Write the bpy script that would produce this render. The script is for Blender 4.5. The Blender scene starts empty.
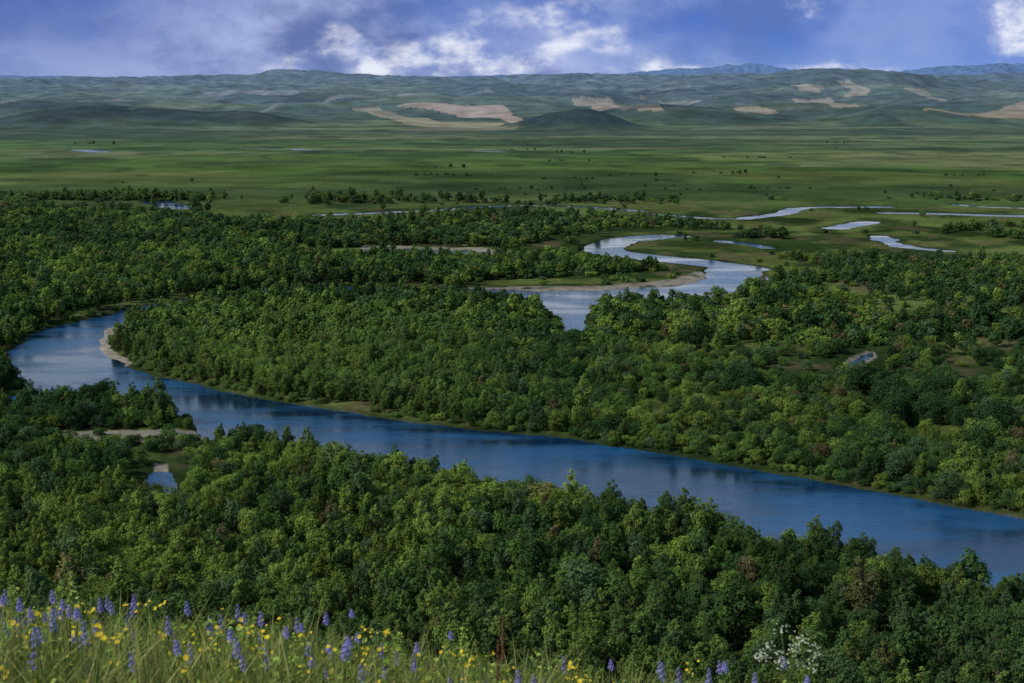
import bpy, math, numpy as np
from mathutils import Vector
rng = np.random.default_rng(7)
sc = bpy.context.scene
sc.view_settings.view_transform='Standard'; sc.view_settings.look='None'; sc.view_settings.exposure=0
PITCH=math.radians(10.1); F=1422.0; CZ=100.0
SUN_EL=math.radians(40); SUN_AZ=math.atan2(-0.92,-0.38)

# ---------------------------------------------------------------- noise
_tab=rng.random((8,256,256))
def vnoise(x,y,k=0):
    T=_tab[k%8]; xi=np.floor(x).astype(np.int64); yi=np.floor(y).astype(np.int64)
    fx=x-xi; fy=y-yi; fx=fx*fx*(3-2*fx); fy=fy*fy*(3-2*fy)
    a=T[xi&255,yi&255]; b=T[(xi+1)&255,yi&255]; c=T[xi&255,(yi+1)&255]; d=T[(xi+1)&255,(yi+1)&255]
    return (a*(1-fx)+b*fx)*(1-fy)+(c*(1-fx)+d*fx)*fy
def fbm(x,y,k=0,o=4):
    s=0;a=.5;n=0
    for i in range(o):
        s=s+a*vnoise(x*2**i+i*17.3,y*2**i+i*9.1,k+i); n+=a; a*=.5
    return s/n
def sstep(a,b,x):
    t=np.clip((x-a)/(b-a),0,1); return t*t*(3-2*t)

# ---------------------------------------------------------------- survey: sight line -> place on the ground
def sight(px,py):
    a=(px-512)/F; b=(341.5-py)/F
    return np.array([a, math.cos(PITCH)+b*math.sin(PITCH), -math.sin(PITCH)+b*math.cos(PITCH)])
def ground(px,py,z=0.2):
    d=sight(px,py); t=(z-CZ)/d[2]; return (d[0]*t,d[1]*t)
def G(l): return np.array([ground(*p) for p in l])

MAIN=G([(1180,548),(1100,532),(1024,517),(960,507),(900,497),(840,484),(760,472),(690,458),(620,447),(560,437),(500,432),
 (440,425),(400,420),(340,410),(280,402),(220,391),(170,379),(130,366),(108,356),(98,343),(104,331),(122,322),
 (150,316),(200,307),(260,301),(340,298),(420,300),(500,303),(548,310),(560,320),(572,337),(588,335),(584,318),(592,306),
 (625,303),(680,299),(740,294),(768,284),(768,274),(745,266),(715,262),(704,266),(708,276),(690,284),(640,288),(580,291),
 (520,290),(430,288),(340,286),(270,289),(210,295),(160,303),(110,314),(70,323),(30,336),(8,350),(4,362),(24,385),(30,398),
 (60,404),(110,408),(160,415),(195,425),(200,436),(215,440),(270,450),(360,468),(430,481),(500,494),(560,505),(620,516),
 (700,531),(800,548),(900,567),(1024,597),(1180,636)])
RIB=[([(745,269),(700,262),(655,258),(618,254),(603,248),(612,241),(650,237),(668,236)],13,32),
 ([(372,250),(420,250),(485,253)],6,50),
 ([(158,202),(182,208)],14,95),
 ([(320,215),(350,214),(420,211),(480,207),(530,205),(590,207),(640,211)],8,80),
 ([(745,218),(785,214),(795,208),(830,207),(885,207)],8,65),
 ([(890,213),(950,214),(1010,216),(1070,216)],10,70),
 ([(835,228),(870,222)],10,65),([(655,214),(700,218),(745,219)],5,45),
 ([(880,236),(893,243),(905,247),(945,251)],7,60),([(960,205),(1000,208),(1060,208)],8,60),
 ([(722,241),(745,243),(768,248)],6,55),
 ([(80,150),(103,152)],18,60),([(475,151),(505,152)],11,60),([(240,148),(320,150)],9,60),([(300,150),(320,150)],14,60),
 ([(160,474),(161,492)],3.2,12),([(848,366),(858,362),(872,353)],.6,16),([(-60,416),(8,408),(30,398)],9,12)]
RIB=[(G(p),w,m) for p,w,m in RIB]
def segdist(X,Y,P,closed):
    d=np.full(X.shape,1e9); n=len(P)
    for i in range(n if closed else n-1):
        a=P[i]; b=P[(i+1)%n]; ab=b-a; L=ab@ab+1e-9
        t=np.clip(((X-a[0])*ab[0]+(Y-a[1])*ab[1])/L,0,1)
        d=np.minimum(d,(X-a[0]-t*ab[0])**2+(Y-a[1]-t*ab[1])**2)
    return np.sqrt(d)
def inside(X,Y,P):
    r=np.zeros(X.shape,bool); n=len(P)
    for i in range(n):
        x1,y1=P[i]; x2,y2=P[(i+1)%n]
        if y1==y2: continue
        c=((y1>Y)!=(y2>Y))&(X<(x2-x1)*(Y-y1)/(y2-y1)+x1); r^=c
    return r
def chaikin(P,closed=True,it=2):
    for _ in range(it):
        if closed:
            Q=np.roll(P,-1,0); P=np.stack([.75*P+.25*Q,.25*P+.75*Q],1).reshape(-1,2)
        else:
            Q=np.stack([.75*P[:-1]+.25*P[1:],.25*P[:-1]+.75*P[1:]],1).reshape(-1,2); P=np.vstack([P[:1],Q,P[-1:]])
    return P
MAIN=chaikin(MAIN,True,1); RIB=[(chaikin(p,False,2),w,m) for p,w,m in RIB]
def water_sdf(X,Y):
    wob=(fbm(X/14,Y/14,3,3)-.5)*8
    d=segdist(X,Y,MAIN,True); d=np.where(inside(X,Y,MAIN),-d,d)
    for p,w,m in RIB:
        d=np.minimum(d,segdist(X,Y,p,False)-w)
    return d+wob*np.clip(Y/700,.5,1.6)*np.where(Y<1000,1,.6)

# ---------------------------------------------------------------- terrain heights
HP_Y=[-1e6,0,2.5,4.2,5.4,6.8,9,13,30,201,215,1e6]
HP_Z=[98.2,98.0,97.94,97.68,97.34,96.78,95.5,93.2,84.5,1.2,.9,.9]
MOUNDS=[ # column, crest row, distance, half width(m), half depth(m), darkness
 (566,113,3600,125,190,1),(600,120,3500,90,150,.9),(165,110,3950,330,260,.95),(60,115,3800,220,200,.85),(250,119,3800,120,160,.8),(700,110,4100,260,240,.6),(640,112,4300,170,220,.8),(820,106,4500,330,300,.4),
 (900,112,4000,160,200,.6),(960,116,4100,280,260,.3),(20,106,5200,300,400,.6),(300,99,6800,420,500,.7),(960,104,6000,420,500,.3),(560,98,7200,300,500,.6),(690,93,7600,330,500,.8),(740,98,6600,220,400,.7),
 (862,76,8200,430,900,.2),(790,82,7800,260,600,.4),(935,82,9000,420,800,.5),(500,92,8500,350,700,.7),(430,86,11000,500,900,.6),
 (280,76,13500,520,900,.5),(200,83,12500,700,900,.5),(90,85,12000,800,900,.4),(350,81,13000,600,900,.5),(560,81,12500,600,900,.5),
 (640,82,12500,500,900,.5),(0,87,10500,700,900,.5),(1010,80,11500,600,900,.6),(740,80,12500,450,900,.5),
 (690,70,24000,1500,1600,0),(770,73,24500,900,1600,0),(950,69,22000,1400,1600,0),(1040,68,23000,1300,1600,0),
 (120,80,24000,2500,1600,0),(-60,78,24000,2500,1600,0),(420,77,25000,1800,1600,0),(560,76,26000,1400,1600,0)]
def height(X,Y,want_dark=False):
    z=np.interp(Y,HP_Y,HP_Z)
    near=1-sstep(10,40,Y)
    z=z+near*(np.clip(-X,-4,4)*0.120+(vnoise(X*.9,Y*.9,2)-.5)*.12)
    mid=sstep(20,60,Y)*(1-sstep(170,205,Y)); z=z+mid*(fbm(X/30,Y/30,1)-.5)*4
    flat=sstep(205,260,Y); z=z+flat*(fbm(X/40,Y/40,5)-.5)*.7
    D=np.maximum(Y,1)
    z=z+150*sstep(3300,15500,D)**0.95
    far=sstep(3100,6000,D)*(1-.8*sstep(15500,19000,D))
    dark=np.zeros(X.shape)
    M=Y>2600
    if M.any():
        x=X[M];y=Y[M]
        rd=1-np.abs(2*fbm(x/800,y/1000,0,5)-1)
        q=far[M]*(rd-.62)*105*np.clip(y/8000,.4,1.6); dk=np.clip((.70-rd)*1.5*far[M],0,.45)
        nz=.8+.4*fbm(x/200,y/200,4,4)
        for c,r,d,w,dp,dn in MOUNDS:
            s=sight(c,r); x0=s[0]/s[1]*d; top=CZ+s[2]/s[1]*d
            base=150*float(sstep(3300,15500,np.array(float(d))))**.95+1
            amp=max(top-base,6.0 if d<6000 else 12.)
            e=((x-x0)/w)**2+((y-d)/dp)**2; g=np.exp(-e**1.15)
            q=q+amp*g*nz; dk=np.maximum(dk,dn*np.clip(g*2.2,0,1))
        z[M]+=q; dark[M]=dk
    return (z,dark) if want_dark else z
def raycast(px,py):
    d=sight(px,py); d=d/d[1]
    t=np.geomspace(900,40000,3000)
    X=d[0]*t; Y=t; Z=CZ+d[2]*t
    hit=np.nonzero(Z<height(X,Y))[0]
    i=hit[0] if len(hit) else len(t)-1
    return (X[i],Y[i])

# ---------------------------------------------------------------- mesh helpers
def mesh_np(name,V,Fq,k=4,smooth=False):
    me=bpy.data.meshes.new(name); V=np.asarray(V,np.float32); Fq=np.asarray(Fq,np.int32)
    me.vertices.add(len(V)); me.vertices.foreach_set('co',V.ravel())
    n=len(Fq); me.loops.add(n*k); me.loops.foreach_set('vertex_index',Fq.ravel())
    me.polygons.add(n); me.polygons.foreach_set('loop_start',np.arange(n,dtype=np.int32)*k)
    try: me.polygons.foreach_set('loop_total',np.full(n,k,np.int32))
    except Exception: pass
    me.polygons.foreach_set('use_smooth',np.full(n,smooth))
    me.update(calc_edges=True); return me
def add_obj(name,me,coll=None):
    o=bpy.data.objects.new(name,me); (coll or sc.collection).objects.link(o); return o
def attr(me,name,typ,data,dom='POINT'):
    a=me.attributes.new(name,typ,dom)
    key={'FLOAT':'value','INT':'value','FLOAT_VECTOR':'vector','FLOAT_COLOR':'color'}[typ]
    a.data.foreach_set(key,np.asarray(data,np.int32 if typ=='INT' else np.float32).ravel())
class NT:
    def __init__(s,t): s.t=t; s.n=t.nodes; s.l=t.links
    def add(s,typ,**kw):
        n=s.n.new(typ)
        for k,v in kw.items(): setattr(n,k,v)
        return n
    def math(s,op,a,b=None,c=None,clamp=False):
        n=s.n.new('ShaderNodeMath'); n.operation=op; n.use_clamp=clamp
        for i,v in enumerate([a,b,c]):
            if v is None: continue
            if isinstance(v,(int,float)): n.inputs[i].default_value=v
            else: s.l.new(v,n.inputs[i])
        return n.outputs[0]
    def ramp(s,x,a,b):
        n=s.n.new('ShaderNodeMapRange'); n.interpolation_type='SMOOTHSTEP'
        n.inputs[1].default_value=a; n.inputs[2].default_value=b; s.l.new(x,n.inputs[0]); return n.outputs[0]
    def mix(s,f,a,b,blend='MIX'):
        n=s.n.new('ShaderNodeMix'); n.data_type='RGBA'; n.blend_type=blend
        for i,v in ((0,f),(6,a),(7,b)):
            if isinstance(v,(int,float)): n.inputs[i].default_value=v
            elif isinstance(v,tuple): n.inputs[i].default_value=(*v,1)
            else: s.l.new(v,n.inputs[i])
        return n.outputs[2]
    def noise(s,vec,scale,detail=4,rough=.55):
        n=s.n.new('ShaderNodeTexNoise'); n.inputs['Scale'].default_value=scale; n.inputs['Detail'].default_value=detail
        n.inputs['Roughness'].default_value=rough
        if vec is not None: s.l.new(vec,n.inputs['Vector'])
        return n.outputs['Fac']
def newmat(name):
    m=bpy.data.materials.new(name); m.use_nodes=True; m.node_tree.nodes.clear()
    nt=NT(m.node_tree); out=nt.add('ShaderNodeOutputMaterial'); return m,nt,out
def principled(nt,rough=.8,spec=.2):
    p=nt.add('ShaderNodeBsdfPrincipled'); p.inputs['Roughness'].default_value=rough; p.inputs['Specular IOR Level'].default_value=spec; return p

# ---------------------------------------------------------------- terrain sheet
a=math.radians(34)
th=np.concatenate([np.linspace(-a,a,860),np.linspace(a,2*math.pi-a,74)[1:-1]])
rr=np.concatenate([np.geomspace(.6,190,110),np.geomspace(190,2500,640)[1:],np.geomspace(2500,46000,330)[1:]])
TH,RR=np.meshgrid(th,rr); X=(RR*np.sin(TH)).ravel(); Y=(RR*np.cos(TH)).ravel()
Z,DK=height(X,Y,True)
sd=np.full(X.shape,1e3)
m=(Y>200)&(Y<3000)&(np.abs(X)<.62*Y+80)
sd[m]=water_sdf(X[m],Y[m])
wz=np.where(sd<0,-.25-np.minimum(1.6,-sd*.2),np.minimum(Z,.18+sd*.13))
Z=np.where(m,wz,Z)
def L(*c): return np.array(c)
def lerp(A,B,t): return A*(1-t[:,None])+B*t[:,None]
n1=fbm(X/160,Y/160,1,5); n2=fbm(X/420+5,Y/300,2,4); n3=fbm(X/35,Y/35,4,4); n4=fbm(X/1500,Y/420,6,4); n5=fbm(X/700+3,Y/140,5,4); n6=fbm(X/60,Y/110,3,4)
col=np.tile(L(.078,.134,.038),(len(X),1))
col=lerp(col,L(.040,.074,.026),sstep(.43,.63,n1)*.8)
col=lerp(col,L(.155,.178,.066),sstep(.50,.64,n2)*.65)
col=lerp(col,L(.165,.180,.085),sstep(.54,.66,n5)*sstep(1300,1700,Y)*.65)
col=lerp(col,L(.032,.056,.024),sstep(.60,.70,n6)*sstep(900,1200,Y)*.6)
col=lerp(col,L(.032,.058,.026),sstep(.49,.60,n4)*.7)
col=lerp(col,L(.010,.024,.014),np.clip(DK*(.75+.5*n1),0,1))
fl=sstep(195,215,Y)*(1-sstep(1050,1400,Y))
forest=lerp(np.tile(L(.028,.050,.015),(len(X),1)),L(.100,.132,.038),sstep(.42,.60,n3))
forest=lerp(forest,L(.10,.085,.045),sstep(.58,.70,fbm(X/22,Y/22,7,3))*.7)
col=col*(1-fl[:,None])+forest*fl[:,None]
hs=(Y<200)&(Y>-50); nn=fbm(X/.5,Y/.5,3,3)
col[hs]=lerp(np.tile(L(.035,.060,.015),(len(X),1)),L(.07,.08,.025),nn)[hs]
bars=[G([(94,330),(122,323),(132,330),(112,340),(110,350),(134,364),(126,366),(96,352)]),
      G([(470,288),(600,287),(670,281),(700,272),(710,275),(690,286),(560,294),(470,291)]),
      G([(64,434),(120,433),(195,431),(204,440),(190,446),(90,444),(64,441)]),G([(360,246),(490,249),(495,255),(360,252)]),
      G([(838,370),(850,358),(872,350),(878,357),(860,370)]),G([(154,466),(168,466),(172,496),(152,498)])]
sand=np.zeros(len(X))
for b in bars:
    mm=m.copy(); mm[m]=inside(X[m],Y[m],b); sand[mm]=1
sand*=sstep(.28,.48,fbm(X/9,Y/9,2,3)+.10)
shore=(1-sstep(.3,1.8,np.abs(sd)))*.5*sstep(.62,.72,n3)
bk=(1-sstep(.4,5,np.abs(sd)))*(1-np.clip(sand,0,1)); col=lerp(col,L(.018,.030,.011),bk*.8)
col=lerp(col,L(.27,.24,.20),np.clip(sand*.85+shore*.4,0,1))
col[sd<-.5]=L(.03,.03,.02)
FIELDS=[([(352,107),(380,108),(440,122),(505,123),(500,127),(440,128),(405,124)],(.30,.26,.15)),
 ([(398,107),(470,105),(510,110),(535,117),(505,121),(455,115)],(.40,.30,.22)),
 ([(380,131),(440,127),(520,126),(515,129),(440,131)],(.17,.16,.08)),
 ([(572,99),(612,98),(664,111),(618,110)],(.36,.28,.18)),
 ([(788,85),(818,85),(830,91),(802,93)],(.36,.29,.17)),
 ([(792,98),(832,97),(868,106),(832,109)],(.36,.28,.17)),([(836,82),(850,81),(872,90),(850,97),(822,95),(852,90)],(.36,.30,.18)),
 ([(905,89),(925,90),(968,101),(938,100)],(.30,.25,.15)),([(922,110),(1060,97),(1060,121),(962,115)],(.33,.25,.14)),
 ([(728,108),(760,107),(780,112),(740,113)],(.28,.23,.14)),([(130,108),(330,97),(490,89),(495,92),(330,101),(130,111)],(.22,.22,.18)),
 ([(560,86),(690,87),(700,90),(570,89)],(.20,.21,.17)),([(0,101),(120,98),(125,101),(0,105)],(.20,.21,.17)),([(640,95),(720,98),(700,100),(640,98)],(.24,.22,.15)),([(200,92),(300,90),(300,93),(205,95)],(.21,.21,.18)),
 ([(900,118),(1060,128),(1060,134),(900,124)],(.11,.13,.05)),([(30,176),(300,180),(420,186),(300,188),(20,184)],(.095,.13,.04)),
 ([(600,168),(900,172),(1060,182),(1060,188),(800,184)],(.11,.135,.045)),([(430,216),(560,209),(610,214),(560,226),(450,226)],(.11,.16,.045)),
 ([(640,152),(780,156),(1040,158),(1040,163),(820,162)],(.10,.12,.05)),([(120,158),(420,160),(520,164),(300,166)],(.09,.12,.045))]
for P,c in FIELDS:
    W=np.array([raycast(*p) for p in P]); bb=(Y>W[:,1].min())&(Y<W[:,1].max())&(np.abs(X)<.7*Y)
    ins=np.zeros(len(X),bool); ins[bb]=inside(X[bb],Y[bb],W)
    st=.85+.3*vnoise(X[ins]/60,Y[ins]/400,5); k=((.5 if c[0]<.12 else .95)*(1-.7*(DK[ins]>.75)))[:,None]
    col[ins]=col[ins]*(1-k)+np.array(c)*st[:,None]*k
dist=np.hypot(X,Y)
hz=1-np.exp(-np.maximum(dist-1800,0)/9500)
col=lerp(col,L(.170,.245,.355),hz*.95)  # aerial haze painted into the ground colours, bluer again on the far ridges
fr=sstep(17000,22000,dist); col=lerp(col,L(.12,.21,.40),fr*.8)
nc=len(th); nr=len(rr)
I=np.arange(nr-1)[:,None]*nc; J=np.arange(nc)[None,:]; J2=(J+1)%nc
Fq=np.stack([(I+J),(I+J2),(I+nc+J2),(I+nc+J)],-1).reshape(-1,4)[:, ::-1]
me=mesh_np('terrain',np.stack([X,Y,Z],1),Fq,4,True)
attr(me,'cover_haze','FLOAT_COLOR',np.hstack([col,np.ones((len(col),1))]))
terrain=add_obj('terrain',me)
mt,nt,out=newmat('grassland'); p=nt.add('ShaderNodeBsdfDiffuse')
at=nt.add('ShaderNodeAttribute',attribute_name='cover_haze'); geo=nt.add('ShaderNodeNewGeometry')
nA=nt.noise(geo.outputs['Position'],.35,4,.65); nB=nt.noise(geo.outputs['Position'],.012,6,.6)
f=nt.math('ADD',nt.math('MULTIPLY',nt.ramp(nA,.3,.7),.5),nt.math('MULTIPLY',nt.ramp(nB,.3,.7),.6))
f=nt.math('ADD',f,.45)
cm=nt.add('ShaderNodeCombineXYZ')
for i in range(3): nt.l.new(f,cm.inputs[i])
nt.l.new(nt.mix(1.0,at.outputs['Color'],cm.outputs[0],'MULTIPLY'),p.inputs['Color'])
nt.l.new(p.outputs[0],out.inputs[0]); me.materials.append(mt)

# ---------------------------------------------------------------- river water
wy=np.concatenate([np.linspace(205,1500,40),[2600]]); WV=[]
for yy in wy:
    for k in range(21): WV.append(((k/10-1)*(yy*.5+40),yy,0))
WF=[(i*21+k,i*21+k+1,(i+1)*21+k+1,(i+1)*21+k) for i in range(len(wy)-1) for k in range(20)]
me=mesh_np('river_water',WV,WF); river=add_obj('river_water',me)
mw,nt,out=newmat('river_water'); p=principled(nt,.12,.5); p.inputs['IOR'].default_value=1.6
geo=nt.add('ShaderNodeNewGeometry'); mp=nt.add('ShaderNodeMapping'); nt.l.new(geo.outputs['Position'],mp.inputs[0])
mp.inputs['Rotation'].default_value=(0,0,.35); mp.inputs['Scale'].default_value=(.45,1.4,1)
w1=nt.noise(mp.outputs[0],.5,6,.68); w2=nt.noise(mp.outputs[0],.030,7,.62)
bp=nt.add('ShaderNodeBump'); bp.inputs['Distance'].default_value=.4
nt.l.new(nt.math('ADD',nt.math('MULTIPLY',nt.ramp(w2,.4,.6),.45),.12),bp.inputs['Strength'])
nt.l.new(w1,bp.inputs['Height']); nt.l.new(bp.outputs[0],p.inputs['Normal'])
c=nt.mix(nt.ramp(w2,.40,.62),(.003,.020,.055),(.015,.095,.23))
nt.l.new(c,p.inputs['Base Color'])
r=nt.math('ADD',nt.math('MULTIPLY',nt.ramp(w2,.38,.62),.10),.03); nt.l.new(r,p.inputs['Roughness'])
nt.l.new(p.outputs[0],out.inputs[0]); me.materials.append(mw)

# ---------------------------------------------------------------- foliage materials
def leaf_mat(name,tint_attr=True,col=(.05,.1,.02)):
    m,nt,out=newmat(name); p=nt.add('ShaderNodeBsdfDiffuse'); tr=nt.add('ShaderNodeBsdfTranslucent')
    lv=nt.add('ShaderNodeAttribute',attribute_name='lv')
    if tint_attr:
        ti=nt.add('ShaderNodeAttribute',attribute_name='tint',attribute_type='INSTANCER'); base=ti.outputs['Vector']
    else:
        rgb=nt.add('ShaderNodeRGB'); rgb.outputs[0].default_value=(*[float(v) for v in col],1); base=rgb.outputs[0]
    g=nt.add('ShaderNodeVectorMath',operation='SCALE'); nt.l.new(base,g.inputs[0])
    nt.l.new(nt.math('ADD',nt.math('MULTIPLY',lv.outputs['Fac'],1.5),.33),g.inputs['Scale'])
    nt.l.new(g.outputs[0],p.inputs['Color'])
    g2=nt.add('ShaderNodeVectorMath',operation='MULTIPLY'); nt.l.new(g.outputs[0],g2.inputs[0]); g2.inputs[1].default_value=(1.5,1.6,.9)
    nt.l.new(g2.outputs[0],tr.inputs[0])
    mx=nt.add('ShaderNodeMixShader'); mx.inputs[0].default_value=.22
    nt.l.new(p.outputs[0],mx.inputs[1]); nt.l.new(tr.outputs[0],mx.inputs[2]); nt.l.new(mx.outputs[0],out.inputs[0]); return m
def plain_mat(name,c,rough=.8):
    m,nt,out=newmat(name); p=principled(nt,rough,.2); geo=nt.add('ShaderNodeNewGeometry')
    n=nt.noise(geo.outputs['Position'],6,4); d=tuple(v*.55 for v in c)
    nt.l.new(nt.mix(n,d,c),p.inputs['Base Color']); nt.l.new(p.outputs[0],out.inputs[0]); return m
M_leaf=leaf_mat('tree_leaves'); M_bark=plain_mat('bark',(.16,.14,.11))

def unit(v): return v/np.linalg.norm(v,axis=-1,keepdims=True)
def leaves(P,N,size,r):
    n=len(P); t=unit(np.cross(N,unit(r.normal(size=(n,3))))); b=np.cross(N,t)
    s=(size*(.6+.8*r.random(n)))[:,None]
    V=np.stack([P-t*s,P-b*s*.6+N*s*.15,P+t*s,P+b*s*.6+N*s*.15],1).reshape(-1,3)
    return V,np.arange(4*n).reshape(-1,4)
def limb(p0,p1,r0,r1,k=6):
    p0=np.array(p0,float);p1=np.array(p1,float); d=unit(p1-p0); u=unit(np.cross(d,[.3,.9,.1])); v=np.cross(d,u)
    a=np.arange(k)*2*math.pi/k; ring=np.cos(a)[:,None]*u+np.sin(a)[:,None]*v
    V=np.vstack([p0+ring*r0,p1+ring*r1]); Fc=[(i,(i+1)%k,k+(i+1)%k,k+i) for i in range(k)]
    return V,np.array(Fc)
def make_tree(name,h,R,nl,size,seed,kind,lobes=14,base=.12):
    r=np.random.default_rng(seed); VV=[];FF=[];LV=[];MI=[];off=0
    def put(V,Fc,lv,mi):
        nonlocal off
        VV.append(V);FF.append(Fc+off);LV.append(lv);MI.append(np.full(len(Fc),mi)); off+=len(V)
    lean=r.normal(size=2)*.035*h
    put(*limb((0,0,-.6),(lean[0]*.5,lean[1]*.5,h*.5),.09+.008*h,.06+.004*h),np.full(12,.5),1)
    put(*limb((lean[0]*.5,lean[1]*.5,h*.5),(lean[0],lean[1],h*.92),.06+.004*h,.02),np.full(12,.5),1)
    cs=[]
    for i in range(lobes):
        tt=((i+.5)/lobes)**.9
        t=base+(1-base)*tt*.92
        if kind=='narrow': env=R*max(.2,math.sin(math.pi*min(1,tt*.76+.18)))**.9
        elif kind=='round': env=R*math.sqrt(max(.10,1-(tt*1.2-.42)**2*1.25))
        else: env=R*(.55+.45*math.sin(math.pi*min(1,tt*.85+.1)))
        az=i*2.4+r.random()*1.2; of=env*(.35+.45*r.random())
        rad=max(.30,env*(.38+.24*r.random()))
        c=np.array([math.cos(az)*of+lean[0]*t,math.sin(az)*of+lean[1]*t,h*t])
        sz=rad*(1.5 if kind=='narrow' else .85)
        if c[2]+sz>h*1.06: c[2]=h*1.06-sz
        cs.append((c,np.array([rad,rad,sz])))
        put(*limb((lean[0]*t*.7,lean[1]*t*.7,h*t*.72),c,.045,.018,4),np.full(8,.5),1)
    A=np.array([c[1][0]*c[1][2] for c in cs]); cnt=(A/A.sum()*nl).astype(int)+3
    for (c,rd),n in zip(cs,cnt):
        d=unit(r.normal(size=(n,3))); d[:,2]=np.where(d[:,2]<-.3,-d[:,2],d[:,2])
        bump=1+.2*np.sin(d[:,0]*5+c[0]*7)*np.cos(d[:,1]*5+d[:,2]*4)
        u=(1-.4*r.random(n)**1.7)*bump*(1+.30*(r.random(n)<.15))
        P=c+d*rd*u[:,None]; N=unit(d*.95+r.normal(size=(n,3))*.40+[0,0,.3])
        V,Fc=leaves(P,N,size,r)
        lv=np.clip(.28+.30*r.random()+.26*r.random(n)-.25*(1-u)+.45*(P[:,2]/h-.62),0,1)  # height term paints highlights onto the crown tops; inner leaves darker
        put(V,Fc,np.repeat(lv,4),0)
    me=mesh_np(name,np.vstack(VV),np.vstack(FF)); attr(me,'lv','FLOAT',np.concatenate(LV))
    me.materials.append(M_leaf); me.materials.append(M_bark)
    me.polygons.foreach_set('material_index',np.concatenate(MI).astype(np.int32)); return me
tree_coll=bpy.data.collections.new('forest_tree_kinds')
specs=[('narrow',8.4,1.45,12),('narrow',7.6,1.25,11),('narrow',6.9,1.6,12),('round',5.6,2.4,16),('round',4.8,2.2,14),('round',6.4,2.3,16),
       ('bush',2.9,2.2,10),('bush',2.1,1.8,9)]
NL={'narrow':1600,'round':1900,'bush':1000}
protos=[]
for lod,(k,s) in enumerate(((1.0,.17),(.22,.40))):
    for i,(kd,h,R,lb) in enumerate(specs):
        nm='%s_%s_%s'%('ab'[lod],'abcdefgh'[i],{'narrow':'birch_tree','round':'willow_tree','bush':'willow_bush'}[kd])
        me=make_tree(nm,h,R,int(NL[kd]*k),s,100+i,kd,lb,.14 if kd!='bush' else .05)
        o=bpy.data.objects.new(nm,me); tree_coll.objects.link(o); protos.append(o)
def scatter_obj(name,P,kind,rot,scl,tint,coll):
    me=bpy.data.meshes.new(name); me.vertices.add(len(P)); me.vertices.foreach_set('co',np.asarray(P,np.float32).ravel())
    attr(me,'kind','INT',kind); attr(me,'rot','FLOAT_VECTOR',rot); attr(me,'scl','FLOAT_VECTOR',scl); attr(me,'tint','FLOAT_VECTOR',tint)
    o=add_obj(name,me)
    ng=bpy.data.node_groups.new(name,'GeometryNodeTree')
    ng.interface.new_socket('Geometry',in_out='INPUT',socket_type='NodeSocketGeometry')
    ng.interface.new_socket('Geometry',in_out='OUTPUT',socket_type='NodeSocketGeometry')
    N=ng.nodes;Lk=ng.links
    gi=N.new('NodeGroupInput');go=N.new('NodeGroupOutput');ci=N.new('GeometryNodeCollectionInfo');ip=N.new('GeometryNodeInstanceOnPoints')
    ci.inputs['Collection'].default_value=coll; ci.inputs['Separate Children'].default_value=True; ci.inputs['Reset Children'].default_value=True
    ip.inputs['Pick Instance'].default_value=True
    def na(n,t):
        x=N.new('GeometryNodeInputNamedAttribute'); x.data_type=t; x.inputs['Name'].default_value=n
        return [q for q in x.outputs if q.enabled and q.name=='Attribute'][0]
    Lk.new(gi.outputs[0],ip.inputs['Points']);Lk.new(ci.outputs[0],ip.inputs['Instance'])
    Lk.new(na('kind','INT'),ip.inputs['Instance Index']);Lk.new(na('rot','FLOAT_VECTOR'),ip.inputs['Rotation']);Lk.new(na('scl','FLOAT_VECTOR'),ip.inputs['Scale'])
    Lk.new(ip.outputs[0],go.inputs[0])
    md=o.modifiers.new('scatter','NODES'); md.node_group=ng; return o

# ---------------------------------------------------------------- forest scatter
def cells(y0,y1,s):
    ys=np.arange(y0,y1,s); out=[]
    for y in ys:
        w=.39*y+22; xs=np.arange(-w,w,s); out.append(np.stack([xs,np.full(len(xs),y)],1))
    P=np.vstack(out); return P+rng.uniform(-.48*s,.48*s,P.shape)
P=np.vstack([cells(196,520,2.85),cells(520,860,3.8),cells(860,1420,5.2)])
x,y=P[:,0],P[:,1]; u=x/y
sdv=water_sdf(x,y)
keep=sdv>1.2
openm=np.zeros(len(P),bool)
for p_,w,mg in RIB:
    dd=segdist(x,y,p_,False)
    if mg>20: openm|=(dd<w+mg)&(y<p_[:,1].max()+8)&(rng.random(len(P))<.95)
    else: openm|=(dd<w+mg*.5)
for b in bars: openm|=inside(x,y,b)&(rng.random(len(P))<.96)
lowz=np.zeros(len(P),bool)
for b,pr in ((G([(40,433),(205,430),(218,446),(206,464),(120,464),(40,458)]),.6),(G([(146,462),(176,462),(182,512),(144,512)]),.4),
          (G([(836,362),(880,352),(886,382),(836,386)]),.6),(G([(60,318),(160,303),(230,296),(240,300),(150,320),(110,326)]),.2),
          (G([(540,300),(600,300),(610,350),(550,350)]),.3),(G([(470,284),(700,270),(720,280),(560,300),(470,296)]),.9)):
    ii=inside(x,y,b); openm|=ii&(rng.random(len(P))<pr); lowz|=ii
keep&=~openm
cl=fbm(x/45,y/45,1,4); cl2=fbm(x/130,y/90,6,4); cl3=fbm(x/18,y/18,3,3)
ub=lambda c:(c-512)/F*.985
dens=np.ones(len(P))
right=sstep(ub(560),ub(700),u)*sstep(330,400,y)
dens=dens*(1-.85*sstep(.47,.56,cl)*right)
dens*=1-.60*sstep(.54,.62,cl)*(1-right)
farR=sstep(800,900,y)*sstep(ub(560),ub(640),u); dens*=1-farR*(1-.85*sstep(.46,.53,cl2))
farM=sstep(1020,1080,y)*sstep(ub(180),ub(215),u); dens*=1-farM*(1-.35*sstep(.55,.60,cl2))
dens*=1-sstep(1290,1335,y+60*(cl2-.5))
keep&=rng.random(len(P))<dens
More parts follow.
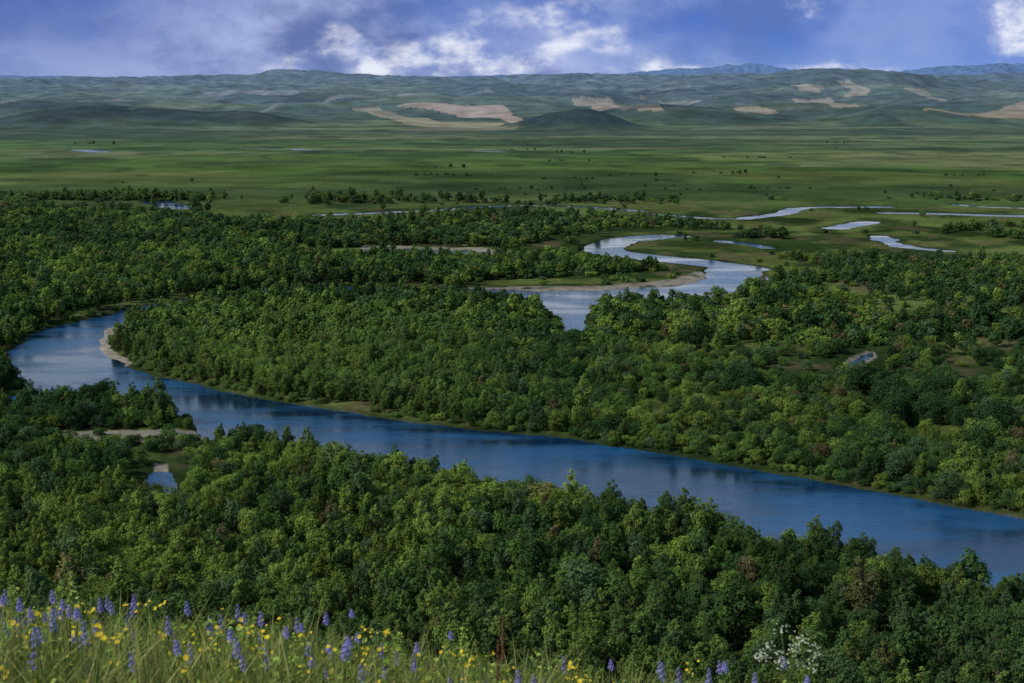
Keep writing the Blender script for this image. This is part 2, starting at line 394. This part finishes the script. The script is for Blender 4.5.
P=P[keep];x,y=P[:,0],P[:,1];u=x/y;sdv=sdv[keep];cl=cl[keep];cl2=cl2[keep];cl3=cl3[keep];right=right[keep];lowz=lowz[keep];n=len(P)
q=rng.random(n)
pn=np.where(y<310,.72,.32); pn=pn*(1-.8*right); pn=np.where((sdv<14)&(u<ub(430))&(y>380),.9,pn); pn=np.clip(pn+(cl3-.5)*1.6*(sdv>12),.03,.95)
isn=q<pn; bush=rng.random(n)<(.18+.34*right); bush|=(sdv<5)&(rng.random(n)<.65); bush|=lowz
kind=np.where(isn,rng.integers(0,3,n),rng.integers(3,6,n)); kind=np.where(bush,rng.integers(6,8,n),kind)
s=(.78+.46*rng.random(n))*(.80+.45*cl2)*(1-.12*right)
s*=1-.25*(1-sstep(2,9,sdv))
giant=(rng.random(n)<.03)&~lowz; s=np.where(giant,s*1.4,s)
def tintf(x,y,n,right):
    yel=L(.145,.200,.040); mid=L(.068,.122,.030); drk=L(.026,.060,.021); blu=L(.058,.098,.048); brn=L(.13,.10,.048)
    a=fbm(x/30,y/30,2,3); b=fbm(x/75,y/75,4,3)
    t=lerp(np.tile(mid,(n,1)),yel,sstep(.47,.66,a)*.75); t=lerp(t,drk,sstep(.47,.61,b)*.75)
    r1=rng.random(n); t=lerp(t,yel,(r1<.16)*.75); t=lerp(t,drk,(r1>.77)*.8); t=lerp(t,blu,((r1>.58)&(r1<.72))*.8)
    t=lerp(t,brn,(rng.random(n)<(.015+.035*right))*.7)
    return t*(.68+.64*rng.random(n))[:,None]
tint=tintf(x,y,n,right); tint=lerp(tint,L(.060,.100,.05),sstep(500,1500,y)*.4)
pen=sstep(ub(80),ub(130),u)*(1-sstep(ub(400),ub(560),u))*sstep(400,430,y)*(1-sstep(600,640,y)); tint=lerp(tint,L(.14,.205,.05),pen*.4)
low=(1-sstep(235,275,y)); tint=lerp(tint,L(.078,.122,.038),low*.3)
ex=[];ey=[]
for cx,cy,k in ((772,308,9),(645,330,8),(890,412,10),(868,398,8),(745,398,8),(945,402,7),(990,432,6),(925,425,7),(560,360,5),(820,330,5),(690,352,5),(980,330,6),(95,415,8),(150,420,7),(270,452,6)):
    gx_,gy_=ground(cx,cy); ex+=list(gx_+rng.normal(0,5.5,k)); ey+=list(gy_+rng.normal(0,4,k))
ex=np.array(ex);ey=np.array(ey); esd=water_sdf(ex,ey); ok=esd>1.5; ex,ey,esd=ex[ok],ey[ok],esd[ok]; ne=len(ex)
x=np.concatenate([x,ex]);y=np.concatenate([y,ey]);sdv=np.concatenate([sdv,esd]);kind=np.concatenate([kind,rng.integers(3,6,ne)])
s=np.concatenate([s,1.25+.35*rng.random(ne)]);tint=np.vstack([tint,np.tile(L(.028,.062,.022),(ne,1))*(.8+.4*rng.random(ne))[:,None]]);n=len(x)
kind=kind+8*(y>540)
scl=np.stack([s*(.95+.25*rng.random(n)),s*(.95+.25*rng.random(n)),s*(.85+.35*rng.random(n))],1)
scl[:,:2]*=1.05; scl[y>860,:2]*=1.25
rot=np.stack([rng.normal(0,.06,n),rng.normal(0,.06,n),rng.random(n)*6.28],1)
zt=height(x,y); zt=np.where(y>200,np.minimum(zt,.18+sdv*.13),zt)-.1
scatter_obj('riverside_forest',np.stack([x,y,zt],1),kind,rot,scl,tint,tree_coll)
xs=[];ys=[]
for k in range(46):
    cy=rng.uniform(1120,1700) if k<36 else rng.uniform(1700,3000); cx=rng.uniform(-.05,.40)*cy if rng.random()<.7 else rng.uniform(-.4,.4)*cy
    m_=rng.integers(1,8); xs+=list(cx+rng.normal(0,24,m_)); ys+=list(cy+rng.normal(0,8,m_))
x=np.array(xs);y=np.array(ys);ok=water_sdf(x,y)>2;x=x[ok];y=y[ok];n=len(x)
scatter_obj('scattered_grassland_bushes',np.stack([x,y,height(x,y)-.1],1),rng.choice([12,14,15,15],n),np.stack([0*x,0*x,rng.random(n)*6],1),
  np.tile((.7+.4*rng.random(n))[:,None],(1,3)),np.tile(L(.045,.080,.03),(n,1)),tree_coll)
TM=[leaf_mat('front_row_leaves',False,c) for c in ((.072,.122,.03),(.105,.16,.038),(.042,.084,.025))]
for i,(cx,yy,k,s) in enumerate([(60,212,0,1.0),(130,214,4,1.0),(205,210,1,1.05),(262,213,3,1.1),(345,211,2,1.1),(425,214,0,1.15),(520,211,5,1.1),
     (600,213,1,1.2),(668,211,3,1.0),(742,213,0,1.1),(815,211,2,1.15),(884,213,4,1.1),(950,211,1,1.0),(1005,214,5,1.1)]):
    o=bpy.data.objects.new('willow_tree' if k>=3 else 'birch_tree',protos[k].data); sc.collection.objects.link(o)
    xx=(cx-512)/F*yy*1.1; o.location=(xx,yy,float(height(np.array([xx]),np.array([float(yy)]))[0])-.1); o.scale=(s,s,s); o.rotation_euler=(0,0,i*1.7)
    o.material_slots[0].link='OBJECT'; o.material_slots[0].material=TM[i%3]

# ---------------------------------------------------------------- hillside shrubs close by
def Hh(x,y): return float(height(np.array([float(x)]),np.array([float(y)]))[0])
def shrub(name,x,y,h,R,nl,size,seed,tint):
    r=np.random.default_rng(seed); VV=[];FF=[];MI=[];LV=[];off=0
    tips=[]
    for i in range(17):
        az=r.random()*6.28; sp=R*(.15+.85*r.random()); top=h*(.62+.38*r.random())*(1-.2*sp/R)
        p0=np.array([0,0,-.2]); pm=np.array([math.cos(az)*sp*.45,math.sin(az)*sp*.45,top*.5]); p1=np.array([math.cos(az)*sp,math.sin(az)*sp,top])
        for a_,b_,ra,rb in ((p0,pm,.02,.012),(pm,p1,.012,.004)):
            V,Fc=limb(a_,b_,ra,rb,5); VV.append(V);FF.append(Fc+off);off+=len(V);MI.append(np.ones(len(Fc)));LV.append(np.full(len(V),.5))
        tips.append((p0,pm,p1))
    per=nl//17
    for p0,pm,p1 in tips:
        t=r.random(per)**.8; Q=pm+(p1-pm)*(t*1.35-.3)[:,None]+r.normal(size=(per,3))*np.array([.16,.16,.14])*R*(1.1-t*.85)[:,None]
        N=unit(r.normal(size=(per,3))+[0,-.3,.8]); V,Fc=leaves(Q,N,size,r); VV.append(V);FF.append(Fc+off);off+=len(V);MI.append(np.zeros(len(Fc)))
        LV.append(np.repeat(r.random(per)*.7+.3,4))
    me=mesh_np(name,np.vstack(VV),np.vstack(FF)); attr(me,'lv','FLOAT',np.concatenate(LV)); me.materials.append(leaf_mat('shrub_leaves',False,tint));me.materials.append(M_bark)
    me.polygons.foreach_set('material_index',np.concatenate(MI).astype(np.int32))
    o=add_obj(name,me); o.location=(x,y,Hh(x,y)-.05); return o
for i,(cx,cy,yy,R,tn) in enumerate([(48,550,20,.62,(.24,.30,.09)),(88,574,20,.6,(.17,.23,.07)),(8,578,20,.7,(.20,.25,.07)),(130,594,22,.8,(.09,.15,.03)),
      (196,600,22,.9,(.13,.20,.045)),(265,612,22,.9,(.15,.22,.05)),(330,622,23,1.0,(.09,.15,.035)),(160,588,29,1.1,(.07,.12,.03)),
      (395,630,20,.8,(.18,.24,.06)),(462,622,12,.33,(.24,.32,.07)),(560,650,20,.8,(.13,.18,.05)),(640,655,21,.8,(.10,.15,.04)),(720,662,22,.8,(.09,.14,.04)),(900,666,22,.8,(.08,.13,.03))]):
    d=sight(cx,cy); xx=d[0]/d[1]*yy; top=CZ+d[2]/d[1]*yy; h=max(.8,top-Hh(xx,yy))
    shrub('willow_shrub',xx,yy,h,R,5200,.034*yy/20,300+i,tn)

# ---------------------------------------------------------------- meadow grass on the hilltop
def blades(x,y,h,w,r,bend=.5):
    n=len(x); z=height(x,y); az=r.random(n)*6.28; dx=np.cos(az);dy=np.sin(az); ba=r.random(n)*6.28+0
    b=h*bend*r.random(n); VV=[]
    for k,(t,ww) in enumerate(((0,1),(.35,.9),(.7,.6),(1,.08))):
        cx=x+np.cos(ba)*b*t*t; cy=y+np.sin(ba)*b*t*t; cz=z+h*t*(1-.15*t*b/h)-.02
        VV.append(np.stack([cx-dx*w*ww,cy-dy*w*ww,cz],1)); VV.append(np.stack([cx+dx*w*ww,cy+dy*w*ww,cz],1))
    V=np.stack(VV,1).reshape(-1,3); o=np.arange(n)[:,None,None]*8; q=np.array([[0,1,3,2],[2,3,5,4],[4,5,7,6]])[None]
    return V,(o+q).reshape(-1,4),n
r=np.random.default_rng(5)
def meadow_pts(n,y0=3.2,y1=9.5):
    yy=r.uniform(y0,y1,n); xx=r.uniform(-1,1,n)*(yy*.46+.6); return xx,yy
gx,gy=meadow_pts(62000); cg=fbm(gx*1.6+9,gy*1.6,2,3)
hh=(.12+.30*r.random(len(gx))**1.3)*(.45+1.1*cg)
V,Fc,n=blades(gx,gy,hh,.0026+.003*r.random(len(gx)),r,.75)
me=mesh_np('meadow_grass',V,Fc)
gc=lerp(np.tile(L(.19,.27,.045),(n,1)),L(.36,.35,.10),sstep(.35,.75,r.random(n)*.6+cg*.5)); gc=lerp(gc,L(.09,.17,.03),(r.random(n)<.3)*.8)
attr(me,'gcol','FLOAT_COLOR',np.hstack([np.repeat(gc,8,0),np.ones((n*8,1))]))
M_g,nt,out=newmat('grass_blades'); p=principled(nt,.55,.3); tr=nt.add('ShaderNodeBsdfTranslucent'); at=nt.add('ShaderNodeAttribute',attribute_name='gcol')
nt.l.new(at.outputs['Color'],p.inputs['Base Color']);nt.l.new(at.outputs['Color'],tr.inputs[0]); mx=nt.add('ShaderNodeMixShader');mx.inputs[0].default_value=.35
nt.l.new(p.outputs[0],mx.inputs[1]);nt.l.new(tr.outputs[0],mx.inputs[2]);nt.l.new(mx.outputs[0],out.inputs[0]); me.materials.append(M_g)
add_obj('meadow_grass',me)
hx,hy=meadow_pts(760,3.8,8); PV=[];NV=[]
for x_,y_ in zip(hx,hy):
    z0=Hh(x_,y_); h=.12+.30*r.random(); k=int(26+34*r.random()); t=r.random(k)
    PV.append(np.stack([x_+r.normal(size=k)*.05*(1.2-t*.8),y_+r.normal(size=k)*.05*(1.2-t*.8),z0+h*t+.02],1)); NV.append(unit(r.normal(size=(k,3))*.6+[0,-.2,1]))
PV=np.vstack(PV);NV=np.vstack(NV); V,Fc=leaves(PV,NV,.013,r); me=mesh_np('meadow_herbs',V,Fc); attr(me,'lv','FLOAT',np.repeat(r.random(len(PV)),4)); me.materials.append(leaf_mat('herb_leaves',False,(.20,.28,.06)))
add_obj('meadow_herbs',me)
# wildflowers
M_y=plain_mat('yellow_petals',(.85,.66,.03),.5);M_b=plain_mat('blue_petals',(.34,.30,.80),.6);M_w=plain_mat('white_petals',(.66,.70,.50),.6)
M_st=plain_mat('flower_stems',(.12,.17,.04),.6);M_br=plain_mat('dry_seed_heads',(.20,.09,.045),.8)
class B:
    def __init__(s): s.V=[];s.F=[];s.M=[];s.o=0
    def put(s,V,Fc,m): s.V.append(V);s.F.append(np.asarray(Fc)+s.o);s.M.append(np.full(len(Fc),m));s.o+=len(V)
    def obj(s,name,mats):
        me=mesh_np(name,np.vstack(s.V),np.vstack(s.F))
        for m in mats: me.materials.append(m)
        me.polygons.foreach_set('material_index',np.concatenate(s.M).astype(np.int32)); return add_obj(name,me)
def petals(b,c,rad,nrm,mi,k=6):
    nrm=unit(np.array(nrm,float)); t=unit(np.cross(nrm,[.2,.1,.97]+r.normal(size=3)*.1)); s_=np.cross(nrm,t)
    for i in range(k):
        a_=i*2*math.pi/k; d=np.cos(a_)*t+np.sin(a_)*s_; e=np.cross(nrm,d); w=rad*.42
        V=np.array([c,c+d*rad*.6+e*w+nrm*rad*.22,c+d*rad+nrm*rad*.15,c+d*rad*.6-e*w+nrm*rad*.22]); b.put(V,[(0,1,2,3)],mi)
by=B(); 
fx,fy=meadow_pts(560,4.2,6.6); den=r.random(560)<np.clip(.46-fx*.26,.08,1); fx,fy=fx[den],fy[den]
for x_,y_ in zip(fx,fy):
    z0=Hh(x_,y_); h=.20+.24*r.random(); tp=np.array([x_+r.normal()*.04,y_+r.normal()*.04,z0+h]); V,Fc=limb((x_,y_,z0-.02),tp,.0028,.0018,4); by.put(V,Fc,0)
    for q in range(r.integers(1,7)):
        c=tp+r.normal(size=3)*[.025,.025,.018]*(q>0); petals(by,c,.005+.009*r.random()**2,[r.normal()*.6,-.5+r.normal()*.5,1],1)
by.obj('yellow_wildflowers',[M_st,M_y])
bb_=B(); fx,fy=meadow_pts(360,4.4,6.6); den=r.random(360)<np.clip(.55-fx*.2,.2,1); fx,fy=fx[den],fy[den]
for x_,y_ in zip(fx,fy):
    z0=Hh(x_,y_); h=.27+.22*r.random(); tp=np.array([x_+r.normal()*.03,y_+r.normal()*.03,z0+h]); V,Fc=limb((x_,y_,z0-.02),tp,.0028,.0015,4); bb_.put(V,Fc,0)
    hl=.035+.05*r.random()
    for q in range(22):
        t=q/22; a_=q*2.4; rd=.012*(1-t*.7); c=tp+np.array([math.cos(a_)*rd,math.sin(a_)*rd,hl*(t-.9)]); petals(bb_,c,.009*(1.1-t*.6),[math.cos(a_),math.sin(a_),.5],1,3)
bb_.obj('blue_wildflowers',[M_st,M_b])
wb=B(); d=sight(790,658); yy=4.9; cx=d[0]/d[1]*yy; cz=CZ+d[2]/d[1]*yy; z0=Hh(cx,yy)
root=np.array([cx,yy,z0-.03]); V,Fc=limb(root,(cx,yy,cz-.08),.006,.004,6); wb.put(V,Fc,0)
for k in range(13):
    a_=k*2.4; rr_=.03+.09*(k/13)**.7; tp=np.array([cx+math.cos(a_)*rr_*1.1,yy+math.sin(a_)*rr_,cz+.045*r.normal()+.01]); V,Fc=limb((cx,yy,cz-.12+.005*k),tp,.0022,.0015,4); wb.put(V,Fc,0)
    for q in range(16):
        o_=r.normal(size=3)*[.014,.014,.012]; petals(wb,tp+o_,.0045,[o_[0]*20,o_[1]*20-.3,1],1,4)
wb.obj('white_umbel_flower',[M_st,M_w])
for (c_,r_,yy) in ((503,616,5.6),(498,640,5.4)):
    db=B(); d=sight(c_,r_); cx=d[0]/d[1]*yy; cz=CZ+d[2]/d[1]*yy; z0=Hh(cx,yy); V,Fc=limb((cx-.01,yy,z0),(cx,yy,cz),.004,.002,5); db.put(V,Fc,0)
    for q in range(170):
        t=r.random(); a_=r.random()*6.28; rd=.012*(1-.6*t)*r.random()**.4; c=np.array([cx+math.cos(a_)*rd,yy+math.sin(a_)*rd,cz-.20+.20*t]); petals(db,c,.005,[math.cos(a_),math.sin(a_),.3],1,3)
    db.obj('dock_stalk',[M_st,M_br])

# ---------------------------------------------------------------- sky
w=bpy.data.worlds.new('World'); sc.world=w; w.use_nodes=True; w.node_tree.nodes.clear(); nt=NT(w.node_tree)
out=nt.add('ShaderNodeOutputWorld'); sky=nt.add('ShaderNodeTexSky'); sky.sky_type='NISHITA'; sky.sun_disc=False
sky.sun_elevation=SUN_EL; sky.sun_rotation=SUN_AZ%(2*math.pi); sky.altitude=600
bg1=nt.add('ShaderNodeBackground'); bg1.inputs[1].default_value=.12; nt.l.new(sky.outputs[0],bg1.inputs[0])
tc=nt.add('ShaderNodeTexCoord'); sp=nt.add('ShaderNodeSeparateXYZ'); nt.l.new(tc.outputs['Generated'],sp.inputs[0])
yv=nt.math('MAXIMUM',nt.math('ABSOLUTE',sp.outputs[1]),.15)
U=nt.math('DIVIDE',sp.outputs[0],yv); Vv=nt.math('DIVIDE',sp.outputs[2],yv)
cb=nt.add('ShaderNodeCombineXYZ'); nt.l.new(U,cb.inputs[0]); nt.l.new(nt.math('MULTIPLY',Vv,1.7),cb.inputs[1]); nt.l.new(sp.outputs[1],cb.inputs[2])
n1=nt.noise(cb.outputs[0],13,10,.58); n2=nt.noise(cb.outputs[0],5,6,.55); n3=nt.noise(cb.outputs[0],30,8,.62); n4=nt.noise(cb.outputs[0],9,7,.6)
def gauss(u0,v0,su,sv):
    a_=nt.math('POWER',nt.math('DIVIDE',nt.math('SUBTRACT',U,u0),su),2.0); b_=nt.math('POWER',nt.math('DIVIDE',nt.math('SUBTRACT',Vv,v0),sv),2.0)
    return nt.math('EXPONENT',nt.math('MULTIPLY',nt.math('ADD',a_,b_),-1.0))
base=nt.mix(nt.ramp(U,-.36,.30),(.090,.155,.46),(.080,.19,.60))
base=nt.mix(nt.ramp(Vv,.0,.045),nt.mix(nt.ramp(U,-.3,.36),(.21,.31,.60),(.17,.31,.70)),base)
soft=nt.math('MULTIPLY',nt.ramp(n2,.26,.58),nt.math('ADD',nt.math('MULTIPLY',gauss(-.03,.045,.20,.06),1.0),.40),None,True)
softc=nt.mix(nt.ramp(n4,.38,.64),(.13,.185,.42),(.44,.51,.80))
c1=nt.mix(nt.math('MULTIPLY',soft,.9),base,softc)
bias=nt.math('ADD',nt.math('ADD',nt.math('MULTIPLY',gauss(-.005,.030,.10,.032),.27),nt.math('MULTIPLY',gauss(.36,.055,.065,.030),.38)),
   nt.math('ADD',nt.math('MULTIPLY',gauss(.24,.012,.12,.0045),.20),nt.math('MULTIPLY',gauss(-.13,.014,.09,.012),.17)))
cum=nt.ramp(nt.math('ADD',n1,bias),.62,.84)
cc=nt.mix(nt.ramp(nt.math('ADD',nt.math('MULTIPLY',n3,.7),nt.math('MULTIPLY',n1,.5)),.52,.74),(.28,.36,.68),(.88,.91,1.0))
c2=nt.mix(nt.math('MULTIPLY',cum,.88),c1,cc)
high=nt.math('MULTIPLY',nt.ramp(Vv,.060,.078),nt.ramp(n2,.22,.42))  # white cloud band added above the frame for the far channels to reflect
c2=nt.mix(nt.math('MULTIPLY',high,.9),c2,(.84,.90,1.0))
bg2=nt.add('ShaderNodeBackground'); nt.l.new(c2,bg2.inputs[0]); bg2.inputs[1].default_value=1.0
mx=nt.add('ShaderNodeMixShader'); nt.l.new(nt.ramp(Vv,.10,.24),mx.inputs[0]); nt.l.new(bg2.outputs[0],mx.inputs[1]); nt.l.new(bg1.outputs[0],mx.inputs[2]); nt.l.new(mx.outputs[0],out.inputs[0])
# sun
sl=bpy.data.lights.new('sun','SUN'); sl.energy=3.0; sl.angle=math.radians(3.0); sl.color=(1,.95,.85)
so=add_obj('sun',sl); dv=Vector((math.sin(SUN_AZ)*math.cos(SUN_EL),math.cos(SUN_AZ)*math.cos(SUN_EL),math.sin(SUN_EL)))
so.rotation_euler=dv.to_track_quat('Z','Y').to_euler(); so.location=(-40,-20,160)
# camera
cd=bpy.data.cameras.new('camera'); cd.lens=50; cd.sensor_width=36; cd.clip_start=.1; cd.clip_end=90000
cd.dof.use_dof=True; cd.dof.focus_distance=350; cd.dof.aperture_fstop=9
co=add_obj('camera',cd); co.location=(0,0,CZ); co.rotation_euler=(math.pi/2-PITCH,0,0); sc.camera=co
